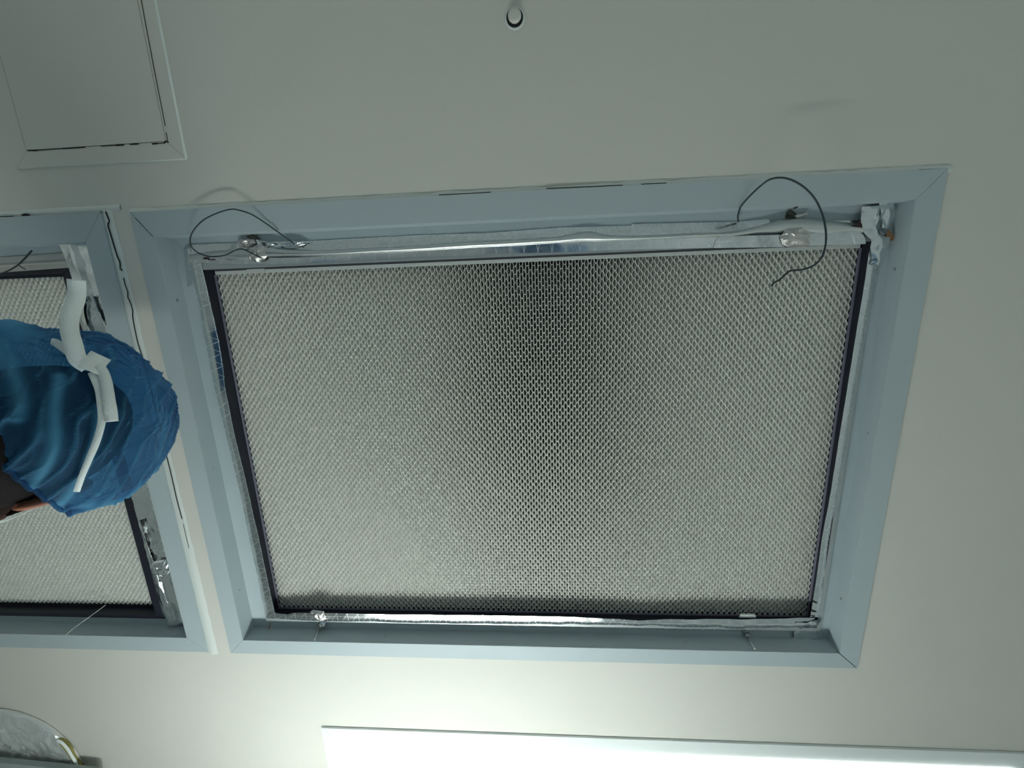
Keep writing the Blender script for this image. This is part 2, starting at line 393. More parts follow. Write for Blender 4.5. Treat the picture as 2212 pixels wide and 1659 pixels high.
# upper side: strip on the frame face, ridge, strip on the ledge
tape('long zigzag-netted foil strip on the upper filter frame below the ridge',
     [Pz([(408, 567), (520, 571), (640, 570), (760, 562), (900, 556), (1040, 551), (1050, 548), (1200, 545), (1340, 540), (1550, 535)], .7765),
      Pz([(408, 562), (530, 565), (640, 566), (900, 545), (1200, 530), (1400, 526), (1550, 522)], .7765),
      Pz([(412, 561), (530, 556), (640, 557), (900, 538), (1200, 521), (1400, 516), (1550, 510)], .7768)], amp=.0005, freq=30, nv=3, edge=.0004, seed=1)
tape('foil strip with fine creases on the upper filter frame, right of the square lump',
     [Pz([(1540, 536), (1680, 534), (1730, 532), (1870, 527)], .7760), Pz([(1545, 521), (1690, 520), (1735, 515), (1870, 510)], .7757), Pz([(1552, 511), (1690, 507), (1750, 504), (1872, 499)], .7766)], amp=.0010, freq=40, nv=3, edge=.0003, seed=2, crease=.5)
tape('narrow netted foil strip on the ledge above the ridge, left and middle part',
     [Pz([(412, 552), (430, 560), (560, 557), (640, 548), (900, 533), (1060, 526), (1200, 513), (1380, 508)], .7795),
      Pz([(408, 528), (440, 527), (560, 523), (660, 521), (900, 508), (1060, 503), (1200, 492), (1370, 487)], .7828)], amp=.0004, freq=30, nv=4, seed=3)
tape('bluish foil strip with a slanted cut end on the ledge above the ridge',
     [Pz([(1352, 511), (1500, 506), (1600, 500), (1668, 492)], .7788), Pz([(1365, 484), (1500, 481), (1590, 479), (1661, 473)], .7824)], amp=.0007, freq=45, nv=4, seed=4, crease=.4)
tape('short creased foil piece on the ledge at the left of the top right corner',
     [Pz([(1782, 492), (1830, 498), (1862, 497)], .7790), Pz([(1795, 477), (1830, 476), (1862, 476)], .7825)], amp=.0010, freq=60, nv=3, seed=5, crease=.6)
# ridge: a bulging fold of tape over the edge of the frame
ridge_px = [(408, 556, 7), (470, 550, 9), (530, 549, 12), (575, 543, 12), (620, 545, 9), (700, 546, 7), (800, 541, 7), (900, 536, 7), (1000, 529, 8), (1100, 524, 8), (1200, 518, 8), (1250, 512, 11), (1280, 511, 12), (1310, 514, 8), (1400, 513, 6), (1500, 508, 6), (1580, 505, 6), (1640, 495, 9), (1690, 487, 15), (1740, 487, 16), (1790, 490, 14), (1850, 493, 10), (1880, 497, 7)]
rows = [[], [], [], [], []]
for x, y, hw in ridge_px:
    for i, (o_, z_) in enumerate(((-1, .7822), (-.55, .7740), (0, .7715), (.55, .7728), (1, .7772))):
        rows[i].append(at(x, y + o_ * hw, z_))
rows = [smooth_path(r, 5) for r in rows]
tape('long smooth foil ridge running along the whole upper side of the central filter', rows, 'foil_dull', amp=.0005, freq=35, nv=2, seed=6, nu=240)
# lumps of foil over the clamps, with the clamp inside as a part
def lump(label, pts, m, bulge, seed, sub=4):
    """crumpled foil wrapped round a clamp: ring of pixels and heights, domed"""
    ctr = sum((Vector(p) for p in pts), Vector()) / len(pts); vs = []; fs = []; n = len(pts) * sub
    ringp = []
    for i in range(len(pts)):
        a, b = Vector(pts[i]), Vector(pts[(i + 1) % len(pts)])
        for k in range(sub): ringp.append(a.lerp(b, k / sub))
    K = 6
    for j in range(K):
        t = j / K
        for k, p in enumerate(ringp):
            q = p.lerp(ctr, t); rnd = (abs(noise.noise(q * 85 + Vector((seed, 0, 0)))) * 2 - .6)
            vs.append(q + Vector((0, 0, -bulge * math.sin(min(1, t * 1.6) * math.pi / 2) + rnd * .0034 * (1 if j else .2))))
    vs.append(ctr + Vector((0, 0, -bulge))); c_ = len(vs) - 1
    for j in range(K - 1):
        for k in range(n): a = j * n + k; b = j * n + (k + 1) % n; fs.append([a, b, b + n, a + n])
    for k in range(n): fs.append([(K - 1) * n + k, (K - 1) * n + (k + 1) % n, c_])
    uv = [(v.x, v.y) for v in vs]
    return tag(add('foil_lump', vs, fs, M[m], smooth=False, uvs=uv), label, 'foil')
lump('pale squarish foil lump over a clamp near the upper right corner of the filter',
     Pz([(1684, 512), (1692, 503), (1697, 494), (1732, 489), (1751, 503), (1749, 530), (1736, 533), (1700, 533), (1690, 528)], .7745), 'foil_tan', .006, 1)
lump('crumpled foil lump over a clamp near the upper left corner of the filter',
     Pz([(533, 548), (540, 536), (560, 527), (578, 533), (580, 548), (572, 562), (555, 567), (537, 560)], .7735), 'foil_tan', .0045, 2)
lump('rounded foil lump above the clamp, beside the left wire loop',
     Pz([(513, 522), (520, 516), (548, 516), (553, 526), (545, 535), (518, 535)], .7805), 'foil_tan', .003, 3)
lump('bright twisted foil knot right of the rounded lump at the upper left',
     Pz([(552, 517), (575, 520), (600, 528), (655, 520), (668, 524), (640, 537), (590, 540), (560, 536)], .7800), 'foil_plain', .004, 4)
lump('folded foil flap over a clamp on the lower side of the central filter',
     Pz([(670, 1322), (676, 1317), (700, 1320), (702, 1328), (706, 1337), (690, 1344), (678, 1335)], .7745), 'foil_tan', .004, 5)
lump('shiny foil ball where the lower left rod meets the frame',
     Pz([(688, 1350), (694, 1341), (706, 1343), (703, 1352), (696, 1356)], .7770), 'foil_plain', .004, 6)
# left side
tape('long straight foil strip on the left side of the central filter',
     [Pz([(408, 567), (432, 660), (440, 720), (447, 752), (460, 822), (466, 850), (487, 930), (498, 980), (520, 1070), (540, 1170), (557, 1250), (572, 1325)], .7790),
      Pz([(416, 567), (434, 655), (450, 720), (466, 800), (474, 850), (496, 940), (520, 1040), (545, 1165), (568, 1270), (580, 1325)], .7762),
      Pz([(435, 568), (455, 655), (473, 735), (484, 800), (487, 842), (502, 915), (512, 960), (534, 1050), (560, 1165), (582, 1270), (594, 1322)], .7772)], amp=.0008, freq=26, nv=3, edge=.0006, seed=8, crease=.4)
tape('crumpled vertical foil patch at the upper left corner of the ledge',
     [Pz([(398, 540), (404, 530), (410, 528)], .7825), Pz([(400, 560), (410, 556), (416, 560)], .7790), Pz([(404, 620), (412, 615), (418, 600)], .7815)], 'foil_plain', amp=.0012, freq=90, nv=5, nu=8, seed=9, crease=.8)
# lower side
tape('brightest foil strip, along the left half of the lower filter side',
     [Pz([(582, 1320), (600, 1325), (622, 1327), (632, 1324), (700, 1324), (790, 1326), (900, 1328), (1100, 1330), (1240, 1333), (1340, 1337)], .7770),
      Pz([(575, 1333), (640, 1338), (700, 1342), (800, 1341), (900, 1344), (1100, 1346), (1240, 1345), (1340, 1347)], .7760),
      Pz([(582, 1340), (640, 1341), (720, 1343), (800, 1345), (900, 1349), (1100, 1352), (1180, 1355), (1240, 1356), (1340, 1356)], .7828)], amp=.0007, freq=35, nv=3, edge=.0005, seed=10, crease=.5)
tape('creased foil strip along the lower side of the filter, right half',
     [Pz([(1336, 1337), (1380, 1341), (1440, 1338), (1520, 1337), (1600, 1338), (1760, 1335)], .7765),
      Pz([(1336, 1347), (1450, 1350), (1560, 1353), (1600, 1355), (1660, 1352), (1765, 1352)], .7755),
      Pz([(1336, 1356), (1450, 1360), (1560, 1362), (1610, 1366), (1660, 1360), (1768, 1358)], .7826)], amp=.0012, freq=40, nv=3, edge=.0005, seed=11, crease=.7)
# right side
tape('long pale foil strip on the right side of the filter with evenly spaced creases',
     [Pz([(1878, 540), (1863, 640), (1846, 740), (1830, 840), (1812, 950), (1795, 1060), (1776, 1160), (1762, 1260), (1750, 1333)], .7770),
      Pz([(1890, 540), (1878, 640), (1861, 740), (1843, 840), (1824, 950), (1806, 1060), (1786, 1160), (1774, 1260), (1765, 1333)], .7760),
      Pz([(1906, 540), (1887, 640), (1868, 740), (1851, 840), (1832, 950), (1814, 1060), (1797, 1160), (1786, 1260), (1777, 1340)], .7828)], amp=.0006, freq=28, nv=3, edge=.0004, seed=12, crease=.5)
for k, (a, b) in enumerate((((1752, 1298), (1766, 1303)), ((1748, 1319), (1764, 1322)), ((1752, 1333), (1761, 1331)))):
    q0, q1 = at(*a, .7752), at(*b, .7752)
    t_ = tag(MB().tube([q0, (q0 + q1) / 2 + Vector((0, 0, -.0004)), q1], [.0004, .0011, .0006], 6).build('tape_slit', M['dark']), ('upper dark slit in the pale foil near the lower right corner', 'middle dark slit in the pale foil near the lower right corner', 'lowest dark slit in the pale foil near the lower right corner')[k], 'slit')
# corners
tape('crumpled foil patch folded over the lower right corner of the filter',
     [Pz([(1720, 1345), (1745, 1345), (1775, 1335)], .7750), Pz([(1716, 1362), (1740, 1362), (1768, 1352)], .7790), Pz([(1713, 1382), (1735, 1385), (1766, 1378)], .7800)], 'foil_plain', amp=.0022, freq=85, nv=6, nu=14, seed=13, crease=.8)
tape('smooth pale foil band with a deep fold standing in the top right corner',
     [Pz([(1862, 447), (1857, 470), (1862, 497), (1880, 520), (1884, 560), (1880, 570)], .7735), Pz([(1893, 445), (1890, 470), (1884, 490), (1905, 515), (1900, 550), (1896, 572)], .7700), Pz([(1912, 440), (1905, 470), (1902, 496), (1922, 512), (1912, 545), (1904, 568)], .7740)], 'foil_plain', amp=.0026, freq=70, nv=5, nu=22, seed=14, crease=1.6)
tape('bluish crinkled foil patch on the housing wall in the top right corner',
     [Pz([(1898, 437), (1903, 465), (1905, 492)], .7700), Pz([(1915, 436), (1920, 465), (1918, 495)], .7695), Pz([(1932, 436), (1928, 468), (1917, 500)], .7720)], 'foil_plain', amp=.0024, freq=110, nv=5, nu=16, seed=15, crease=.6)
def poly(name, pts, z0, z1, m, label, cat):
    return tag(MB().prism([tuple(at(x, y, z0 - ZC).xy) for x, y in pts], z0, z1).build(name, m), label, cat)
poly('brown_tape', [(1918, 494), (1927, 503), (1932, 512), (1930, 519), (1921, 521), (1912, 521)], ZC + .7735, ZC + .7742, M['brown'], 'small brown tape scrap sticking out from the foil in the top right corner', 'tape')
poly('dark_tape', [(1836, 488), (1852, 483), (1859, 474), (1866, 482), (1872, 494), (1848, 494), (1836, 493), (1846, 490)], ZC + .7725, ZC + .7732, M['brown_dark'], 'dark triangular tape scrap left of the folded foil in the top right corner', 'tape')
poly('dark_tape', [(437, 560), (441, 556), (450, 556), (456, 561)], ZC + .7705, ZC + .7712, M['brown_dark'], 'tiny black tape scrap under the left wire loop', 'tape')
# clips and stickers on the frame
def clip(label, x0, x1, y0, y1, z, m='white_plastic'):
    a = at(x0, y0, z); b = at(x1, y1, z)
    t = thing('frame_clip', label, 'clip', ((a.x + b.x) / 2, (a.y + b.y) / 2, ZC + z))
    MB().box(a.x, b.x, a.y, b.y, ZC + z, ZC + z + .002).build('plate', M[m], t)
    MB().box(a.x + .002, b.x - .002, a.y - .002, a.y + .003, ZC + z - .001, ZC + z + .004).build('hook', M[m], t)
clip('white clip hooked over the upper edge of the filter near its left end', 532, 571, 577, 588, .800)
clip('narrow white clip on the black lower edge of the filter near its right end', 1598, 1633, 1330, 1335, .782)
# torn hole above the square lump
t = thing('torn_hole', 'dark torn hole with ragged edges in the housing wall above the square foil lump', 'hole', at(1712, 466, .772))
def blob(pts, z, bulge, m, name, seed):
    P = Pz(pts, z); ctr = sum(P, Vector()) / len(P); vs = []; fs = []; n = len(P); K = 4
    for j in range(K):
        for p in P: q = p.lerp(ctr, j / K); vs.append(q + Vector((0, 0, -bulge * math.sin(j / K * math.pi / 2) + .0012 * noise.noise(q * 150 + Vector((seed, 0, 0))))))
    vs.append(ctr + Vector((0, 0, -bulge)))
    for j in range(K - 1):
        for k in range(n): a = j * n + k; b = j * n + (k + 1) % n; fs.append([a, b, b + n, a + n])
    for k in range(n): fs.append([(K - 1) * n + k, (K - 1) * n + (k + 1) % n, len(vs) - 1])
    return add(name, vs, fs, m, t)
blob([(1697, 470), (1701, 457), (1707, 452), (1716, 458), (1722, 462), (1712, 468), (1712, 472), (1727, 471), (1725, 475), (1710, 477), (1699, 476)], .7815, .003, M['rust'], 'torn_edge', 1)
blob([(1712, 468), (1722, 462), (1733, 462), (1744, 457), (1745, 464), (1734, 467), (1722, 471)], .7800, .002, M['foil_tan'], 'peeled_scrap', 2)['label'] = 'pale peeled scrap'
blob([(1713, 449), (1722, 446), (1724, 448), (1715, 452)], .760, .001, M['brown_dark'], 'rust_stain', 3)
tt = t
t = thing('torn_hole', 'small dark stain on the housing wall above the foil lumps at the upper left', 'hole', at(545, 511, .772))
blob([(530, 511), (545, 506), (556, 508), (560, 516), (550, 518), (536, 514)], .7800, .001, M['rust'], 'stain', 4)
# rods at the lower side
def rod(label, top, bot, label_nut):
    a = at(*top, .783); b = at(*bot, .742)
    t = thing('hanger_rod', label, 'rod', a)
    MB().tube([a, b], .0021, 10).build('rod', M['zinc'], t, True)
    d = (b - a).normalized(); MB().lathe(a + d * .003, [(.0052, 0), (.0052, .004), (.003, .005)], 6, d).build('nut', M['zinc'], t)
    MB().lathe(a, [(.008, -.001), (.008, 0.0005)], 16, (0, 0, 1)).build('washer', M['zinc'], t)
rod('thin white rod angling down-left from the lower left of the filter', (693, 1352), (679, 1382), '')
rod('thin grey rod angling down-right from the lower right of the filter', (1612, 1370), (1631, 1402), '')
tag(MB().tube([at(584, 1345, .78), at(583, 1352, .772), at(581, 1360, .765)], [.0006, .0012, .0014], 6).build('rusty_screw', M['brown']), 'tiny rusty screw hanging below the lower left corner of the filter', 'screw')

# wires
def wire(label, pts, r=.0011, m='wire', name='wire_loop', cat='wire'):
    P = smooth_path([at(x, y, z) for x, y, z in pts], 8)
    return tag(MB().tube(P, r, 8).build(name, M[m], smooth=True), label, cat)
wire('dark thin wire loop hanging at the upper left corner of the central filter',
     [(636, 527, .768), (600, 501, .744), (575, 483, .742), (545, 464, .738), (520, 455, .735), (499, 452, .732), (470, 460, .73), (440, 475, .73), (420, 495, .732), (411, 515, .735), (414, 533, .74), (428, 546, .748), (448, 553, .752), (470, 554, .755), (490, 550, .760), (510, 540, .766), (523, 538, .767), (540, 545, .766), (563, 557, .765)], .0011)
wire('long dark wire loop curling down over the upper right corner of the filter',
     [(1595, 479, .778), (1594, 468, .760), (1597, 455, .745), (1602, 444, .738), (1620, 423, .728), (1645, 400, .715), (1665, 387, .705), (1690, 384, .70), (1715, 391, .695), (1740, 407, .69), (1762, 432, .69), (1777, 465, .69), (1784, 500, .69), (1783, 530, .692), (1775, 556, .695), (1758, 573, .70), (1735, 582, .703), (1708, 585, .705), (1695, 594, .70), (1684, 604, .70), (1672, 611, .70), (1667, 618, .70)], .0014)
wire('dark bent wire hooked over the foil at the upper left unit',
     [(0, 592, .745), (20, 584, .748), (38, 573, .752), (52, 560, .758), (62, 549, .762), (69, 541, .766)], .0014)
wire('short dark wire stub crossing the bent wire at the upper left unit', [(40, 572, .764), (46, 577, .768), (56, 582, .772)], .0009)
wire('faint thin white thread hanging across the lower left unit', [(228, 1307, .775), (205, 1324, .765), (180, 1342, .756), (158, 1358, .75), (142, 1372, .745)], .0006, 'white_plastic', 'thread', 'thread')

# tape on the left unit
tape('pale netted foil strip along the upper side of the left unit',
     [Pz([(-60, 595), (0, 589), (155, 578)], .7785), Pz([(-60, 581), (0, 572), (152, 564)], .7760), Pz([(-60, 578), (0, 571), (150, 562)], .7790), Pz([(-60, 566), (0, 556), (140, 547)], .7825)], 'foil_tan', amp=.0005, freq=25, nv=3, seed=20)
tape('broad crumpled foil tape on the left unit, above the blue cap',
     [Pz([(126, 526), (146, 575), (156, 600), (166, 650), (178, 720), (190, 800)], .7720), Pz([(148, 528), (165, 572), (180, 620), (190, 680), (200, 740), (215, 800)], .7650), Pz([(168, 524), (185, 570), (196, 620), (212, 670), (228, 720), (244, 800)], .7690), Pz([(187, 520), (198, 565), (210, 610), (224, 665), (237, 720), (254, 800)], .7660)], 'foil_plain', amp=.0034, freq=34, nv=4, seed=21, crease=.9)
tape('curled foil edge standing out beside the ribbon, above the cap',
     [Pz([(172, 645), (176, 690), (190, 712), (194, 745)], .7640), Pz([(178, 640), (182, 680), (186, 700), (186, 745)], .7560)], 'foil_plain', amp=.001, freq=60, nv=3, seed=22)
tape('netted foil tape down the right side of the left unit, directly below the cap',
     [Pz([(280, 1060), (300, 1130), (310, 1170), (325, 1225)], .7760), Pz([(300, 1040), (318, 1110), (330, 1160), (340, 1222)], .7740), Pz([(322, 1040), (340, 1130), (352, 1180), (362, 1215)], .7680)], 'foil', amp=.0020, freq=55, nv=4, seed=23, crease=.6)
tape('bright white crumpled foil tape at the lower right end of the left unit',
     [Pz([(300, 1125), (318, 1190), (330, 1250), (347, 1310), (360, 1347)], .7765), Pz([(304, 1125), (326, 1200), (340, 1255), (352, 1305), (366, 1350)], .7700), Pz([(330, 1212), (345, 1250), (358, 1285), (374, 1320), (380, 1350)], .7740), Pz([(362, 1212), (372, 1250), (380, 1290), (390, 1325), (395, 1343)], .7670)], 'foil_plain', amp=.0020, freq=45, nv=4, seed=24, crease=.8)
lump('small foil lump with a dark crease on the left unit', Pz([(323, 1222), (334, 1212), (362, 1208), (370, 1228), (352, 1245), (330, 1240)], .7640), 'foil_plain', .004, 30)
tag(MB().tube([at(370, 1229, .7560), at(350, 1251, .7560)], .0019, 8).build('pin', M['zinc'], smooth=True), 'short grey pin lying across the foil lump on the left unit', 'pin')

# ------------------------------------------------------------------ ceiling fittings
# access hatch, upper left
hx0, hx1, hy0, hy1 = -.890, -.584, -.98, -.218; ix0, ix1, iy0, iy1 = -.864, -.611, -.95, -.2445
t = thing('access_hatch', 'flat grey access hatch flush in the ceiling at the upper left', 'hatch', ((hx0 + hx1) / 2, (hy0 + hy1) / 2, HC))
for b in ring(hx0, hx1, hy0, hy1, ix0, ix1, iy0, iy1, HC - .0024, HC - .0003): b.build('frame', M['ceiling'], t)
MB().box(ix0 + .001, ix1 - .0012, iy0 + .001, iy1 - .0012, HC - .0026, HC - .0003).build('panel', M['ceiling'], t)
rows_ = []
for x_, wd, y0_, y1_ in ((hx1, .0024, hy0, hy1),):
    MB().tube([Vector((x_, y0_, HC - .001)), Vector((x_, y1_, HC - .001))], .0022, 8).build('sealing_bead', M['caulk'], t, True)
MB().tube([Vector((hx1 - .12, hy1, HC - .0008)), Vector((hx1, hy1, HC - .0008))], .0016, 8).build('sealing_bead', M['caulk'], t, True)
MB().tube([Vector((hx0, hy1, HC - .0002)), Vector((hx1 - .12, hy1, HC - .0006))], .0012, 8).build('sealing_bead', M['caulk'], t, True)
def gap_shade(pts, hw): strip_px('gap_shade', pts, hw, M['dark'], t, .7471, th=.0002)  # dark strips laid over the hatch joints as the shade inside them
gap_shade([(280, -140), (305, 0), (330, 135), (357, 272)], .0006); gap_shade([(359, 286), (362, 303)], .0006)
gap_shade([(354, 309), (360, 304), (364, 308)], .0012)
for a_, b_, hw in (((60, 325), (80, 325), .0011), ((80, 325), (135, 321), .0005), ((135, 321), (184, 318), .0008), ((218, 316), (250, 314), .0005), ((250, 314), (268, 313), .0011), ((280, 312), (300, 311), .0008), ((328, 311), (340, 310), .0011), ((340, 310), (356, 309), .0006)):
    gap_shade([a_, ((a_[0] + b_[0]) / 2, (a_[1] + b_[1]) / 2), b_], hw)
# nozzle
p = at(1112, 40, .75)
t = thing('ceiling_nozzle', 'small round nozzle poking out of the ceiling at the top centre', 'nozzle', p)
MB().lathe(p, [(.0155, -.0002), (.0150, -.0012), (.0135, -.0016)], 28).build('collar', M['caulk'], t, True)
MB().lathe(p, [(.0124, -.0014), (.0124, -.0030)], 28).build('dark_ring', M['dark'], t)
MB().lathe(p + Vector((0, -.0012, 0)), [(.0098, -.003), (.0098, -.0065), (.0088, -.0082), (.006, -.0088), (.003, -.0089)], 28).build('plug', M['ceiling'], t, True)
# ceiling light panel at the bottom
lx0, lx1, ly0, ly1 = -.524, 1.005, .980, 1.56
t = thing('ceiling_light', 'bright white rectangular ceiling light panel along the bottom edge', 'ceiling light', ((lx0 + lx1) / 2, (ly0 + ly1) / 2, HC))
M['lamp_frame'] = mat('lamp_frame', (.70, .74, .72, 1), .5)
for b in ring(lx0, lx1, ly0, ly1, lx0 + .040, lx1 - .040, ly0 + .040, ly1 - .040, HC - .005, HC - .0003): b.build('frame', M['lamp_frame'], t)
v = []; r_ = .012
def rrect(x0, x1, y0, y1, r, n=6):
    o = []
    for cx_, cy_, a0 in ((x1 - r, y1 - r, 0), (x0 + r, y1 - r, 90), (x0 + r, y0 + r, 180), (x1 - r, y0 + r, 270)):
        for k in range(n + 1): a = math.radians(a0 + 90 * k / n); o.append((cx_ + r * math.cos(a), cy_ + r * math.sin(a)))
    return o
MB().prism(rrect(lx0 + .041, lx1 - .041, ly0 + .041, ly1 - .041, r_), HC - .009, HC - .0005).build('diffuser', M['diffuser'], t)
# unseen tube lamp, added to make this end of the ceiling glow
def added_tube_lamp(x, y, z, L, label):
    t = thing('added_tube_lamp', label, 'lamp', (x, y, HC))
    MB().box(x - L / 2, x + L / 2, y - .06, y + .06, z - .05, z - .02).build('housing', M['white_plastic'], t)
    for s in (-1, 1):
        MB().tube([(x - L / 2 + .03, y + s * .03, z), (x + L / 2 - .03, y + s * .03, z)], .013, 12).build('tube', M['tube'], t, True)
        MB().box(x + s * (L / 2 - .012) - .012, x + s * (L / 2 - .012) + .012, y - .055, y + .055, z - .02, z + .02).build('end_cap', M['white_plastic'], t)
        MB().tube([(x + s * L * .3, y, z - .02), (x + s * L * .3, y, HC)], .002, 6).build('hanging_cord', M['zinc'], t)
added_tube_lamp(-.27, 1.16, ZC + .08, .80, 'added white twin-tube lamp for the ceiling glow, hung on cords below the ceiling light, outside the picture')
# unseen ceiling lights, added for the general light in the room
for k, (x, y, lab) in enumerate(((1.9, -.6, 'added square ceiling light at the right of the room'), (.1, -1.45, 'added square ceiling light at the back of the room'), (-2.0, -1.3, 'added square ceiling light at the far left of the room'), (1.9, 1.6, 'added square ceiling light at the front right of the room'))):
    t = thing('added_ceiling_lamp', lab, 'ceiling light', (x, y, HC), 'added square ceiling lights')
    for b in ring(x - .31, x + .31, y - .31, y + .31, x - .28, x + .28, y - .28, y + .28, HC - .012, HC - .0003): b.build('frame', M['white_plastic'], t)
    MB().box(x - .279, x + .279, y - .279, y + .279, HC - .006, HC - .0005).build('diffuser', M['diffuser'], t)
    ld = bpy.data.lights.new('added_lamp_light', 'AREA'); ld.shape = 'SQUARE'; ld.size = .54; ld.energy = ADDED_LAMP_POWER; ld.color = (.95, 1, .98)
    lo = bpy.data.objects.new('added_lamp_light', ld); C.objects.link(lo); lo.parent = t; lo.location = (0, 0, -.014)
# foil-faced round insulation at the lower left
P3 = [at(0, 1535, .744), at(100, 1570, .744), at(176, 1655, .744)]
def circ(a, b, c):
    ax, ay, bx, by, cx_, cy_ = a.x, a.y, b.x, b.y, c.x, c.y; d = 2 * (ax * (by - cy_) + bx * (cy_ - ay) + cx_ * (ay - by))
    ux = ((ax * ax + ay * ay) * (by - cy_) + (bx * bx + by * by) * (cy_ - ay) + (cx_ * cx_ + cy_ * cy_) * (ay - by)) / d
    uy = ((ax * ax + ay * ay) * (cx_ - bx) + (bx * bx + by * by) * (ax - cx_) + (cx_ * cx_ + cy_ * cy_) * (bx - ax)) / d
    return Vector((ux, uy, 0)), math.hypot(ax - ux, ay - uy)
cc, cr = circ(*P3); print('duct', cc, cr)
cc.z = HC
t = thing('round_duct_cap', 'round duct cap wrapped in crumpled foil with yellow insulation showing, lower left corner', 'duct cap', cc)
M['foil_duct'] = foil_mat('foil_duct', (.84, .86, .84, 1), .30, .0, .8, .002); M['foil_duct'].node_tree.nodes['Principled BSDF'].inputs['Metallic'].default_value = .7
zb = ZC + .7395; seg = 150; vs = []; fs = []
prof = [(cr, HC - .001), (cr, zb + .004), (cr * .985, zb + .0010)] + [(cr * (.965 - .024 * i_), zb) for i_ in range(38)]
for r, z in prof:
    for k in range(seg):
        a = 2 * math.pi * k / seg; q = Vector((cc.x + r * math.cos(a), cc.y + r * math.sin(a), z))
        nn = noise.noise(q * 16) * .8 + (abs(noise.noise(q * 34)) - .25) * 1.6 + .35 * (abs(noise.noise(q * 75)) - .25)
        q += Vector((0, 0, -.0055 * nn)) if z < HC - .002 else Vector(); rr = 1 + .010 * noise.noise(Vector((math.cos(a) * 4, math.sin(a) * 4, z * 60)))
        q.x = cc.x + (q.x - cc.x) * rr; q.y = cc.y + (q.y - cc.y) * rr; vs.append(q)
for i in range(len(prof) - 1):
    for k in range(seg): a = i * seg + k; b = i * seg + (k + 1) % seg; fs.append([a, b, b + seg, a + seg])
vs.append(Vector((cc.x, cc.y, zb))); 
for k in range(seg): fs.append([(len(prof) - 1) * seg + k, (len(prof) - 1) * seg + (k + 1) % seg, len(vs) - 1])
add('foil_face', vs, fs, M['foil_duct'], t, smooth=False, uvs=[(v_.x, v_.y) for v_ in vs])
# bare glass wool along part of the rim, and the lifted foil edge beside it
pw = [(120, 1588), (135, 1600), (150, 1616), (163, 1636), (178, 1662), (190, 1690)]
P = smooth_path([Vector((at(x, y, .742).x, at(x, y, .742).y, ZC + .744)) for x, y in pw], 6)
MB().tube([q + (Vector((cc.x, cc.y, q.z)) - q).normalized() * .006 for q in P], [.003 + .004 * min(1, i / 8) for i in range(len(P))], 10).build('insulation', M['wool'], t, True)['label'] = 'yellow insulation edge'
pe = [(120, 1602), (130, 1606), (142, 1619), (153, 1637), (163, 1655), (172, 1680)]
P = smooth_path([at(x, y, .734) for x, y in pe], 6)
rows = [[q + Vector((-.002, .002, .002)) for q in P], P, [q + Vector((.003, -.002, .004)) for q in P]]
sheet('foil_edge', rows, M['mask'], t, amp=.001, freq=60, nv=2)['label'] = 'bright lifted edge of the foil'
# pale grey trunking crossing the lower left corner
a = at(0, 1635, .731); b = at(250, 1660, .731); d = (b - a).normalized(); n_ = Vector((-d.y, d.x, 0))
if n_.y < 0: n_ = -n_
p0 = a - d * 1.0; p1 = a + d * .26; a.z -= .012; p0.z -= .012; p1.z -= .012
vs = [];
for z in (a.z, a.z + .012):
    for q in (p0, p1, p1 + n_ * .05, p0 + n_ * .05): vs.append(Vector((q.x, q.y, z)))
t = thing('cable_trunking', 'plain grey trunking crossing the bottom left corner in front of the foil cap', 'trunking', (p0 + p1) / 2)
add('channel', vs, [[3, 2, 1, 0], [4, 5, 6, 7], [0, 1, 5, 4], [1, 2, 6, 5], [2, 3, 7, 6], [3, 0, 4, 7]], M['panel_grey'], t)
for s in (.15, .7):
    q = p0 + d * s + n_ * .025
    MB().tube([(q.x, q.y, a.z + .012), (q.x, q.y, HC)], .004, 8).build('hanger', M['zinc'], t)
#PERSON#
# ------------------------------------------------------------------ the person on a step stand
FW = Vector((-.84, .54, 0)).normalized(); RT = Vector((FW.y, -FW.x, 0)); UP = Vector((0, 0, 1))
CAPC = at(118, 918, .51)       # centre of the cap
BASE = Vector((CAPC.x, CAPC.y, CAPC.z - 1.635)) + FW * .015
def L3(r, f, u): return BASE + RT * r + FW * f + UP * u
SK = 1.600                                    # height of the skull centre above the feet
person = thing('person', 'person seen from behind in a blue hair cap, at the left edge, looking away', 'person', BASE)
bm = bmesh.new()
def ball(c, rx, ry, rz, seg=24, rot=None):
    r = bmesh.ops.create_uvsphere(bm, u_segments=seg, v_segments=seg // 2, radius=1)
    for v in r['verts']:
        p = Vector((v.co.x * rx, v.co.y * ry, v.co.z * rz))
        if rot: p = rot @ p
        v.co = c + RT * p.x + FW * p.y + UP * p.z
def limb(pts, rad, seg=16):
    P = smooth_path(pts, 4); n = len(pts) - 1; rr = []
    for i in range(len(P)):
        t = i / 4; k = min(int(t), n - 1); q = t - k; q = q * q * (3 - 2 * q); rr.append(rad[k] * (1 - q) + rad[k + 1] * q)
    m_ = MB().tube(P, rr, seg); vv = [bm.verts.new(v) for v in m_.v]
    for f in m_.f: bm.faces.new([vv[i] for i in f])
    for e, i in ((P[0], 0), (P[-1], -1)):
        r = bmesh.ops.create_uvsphere(bm, u_segments=12, v_segments=8, radius=rr[i])
        for v in r['verts']: v.co += e
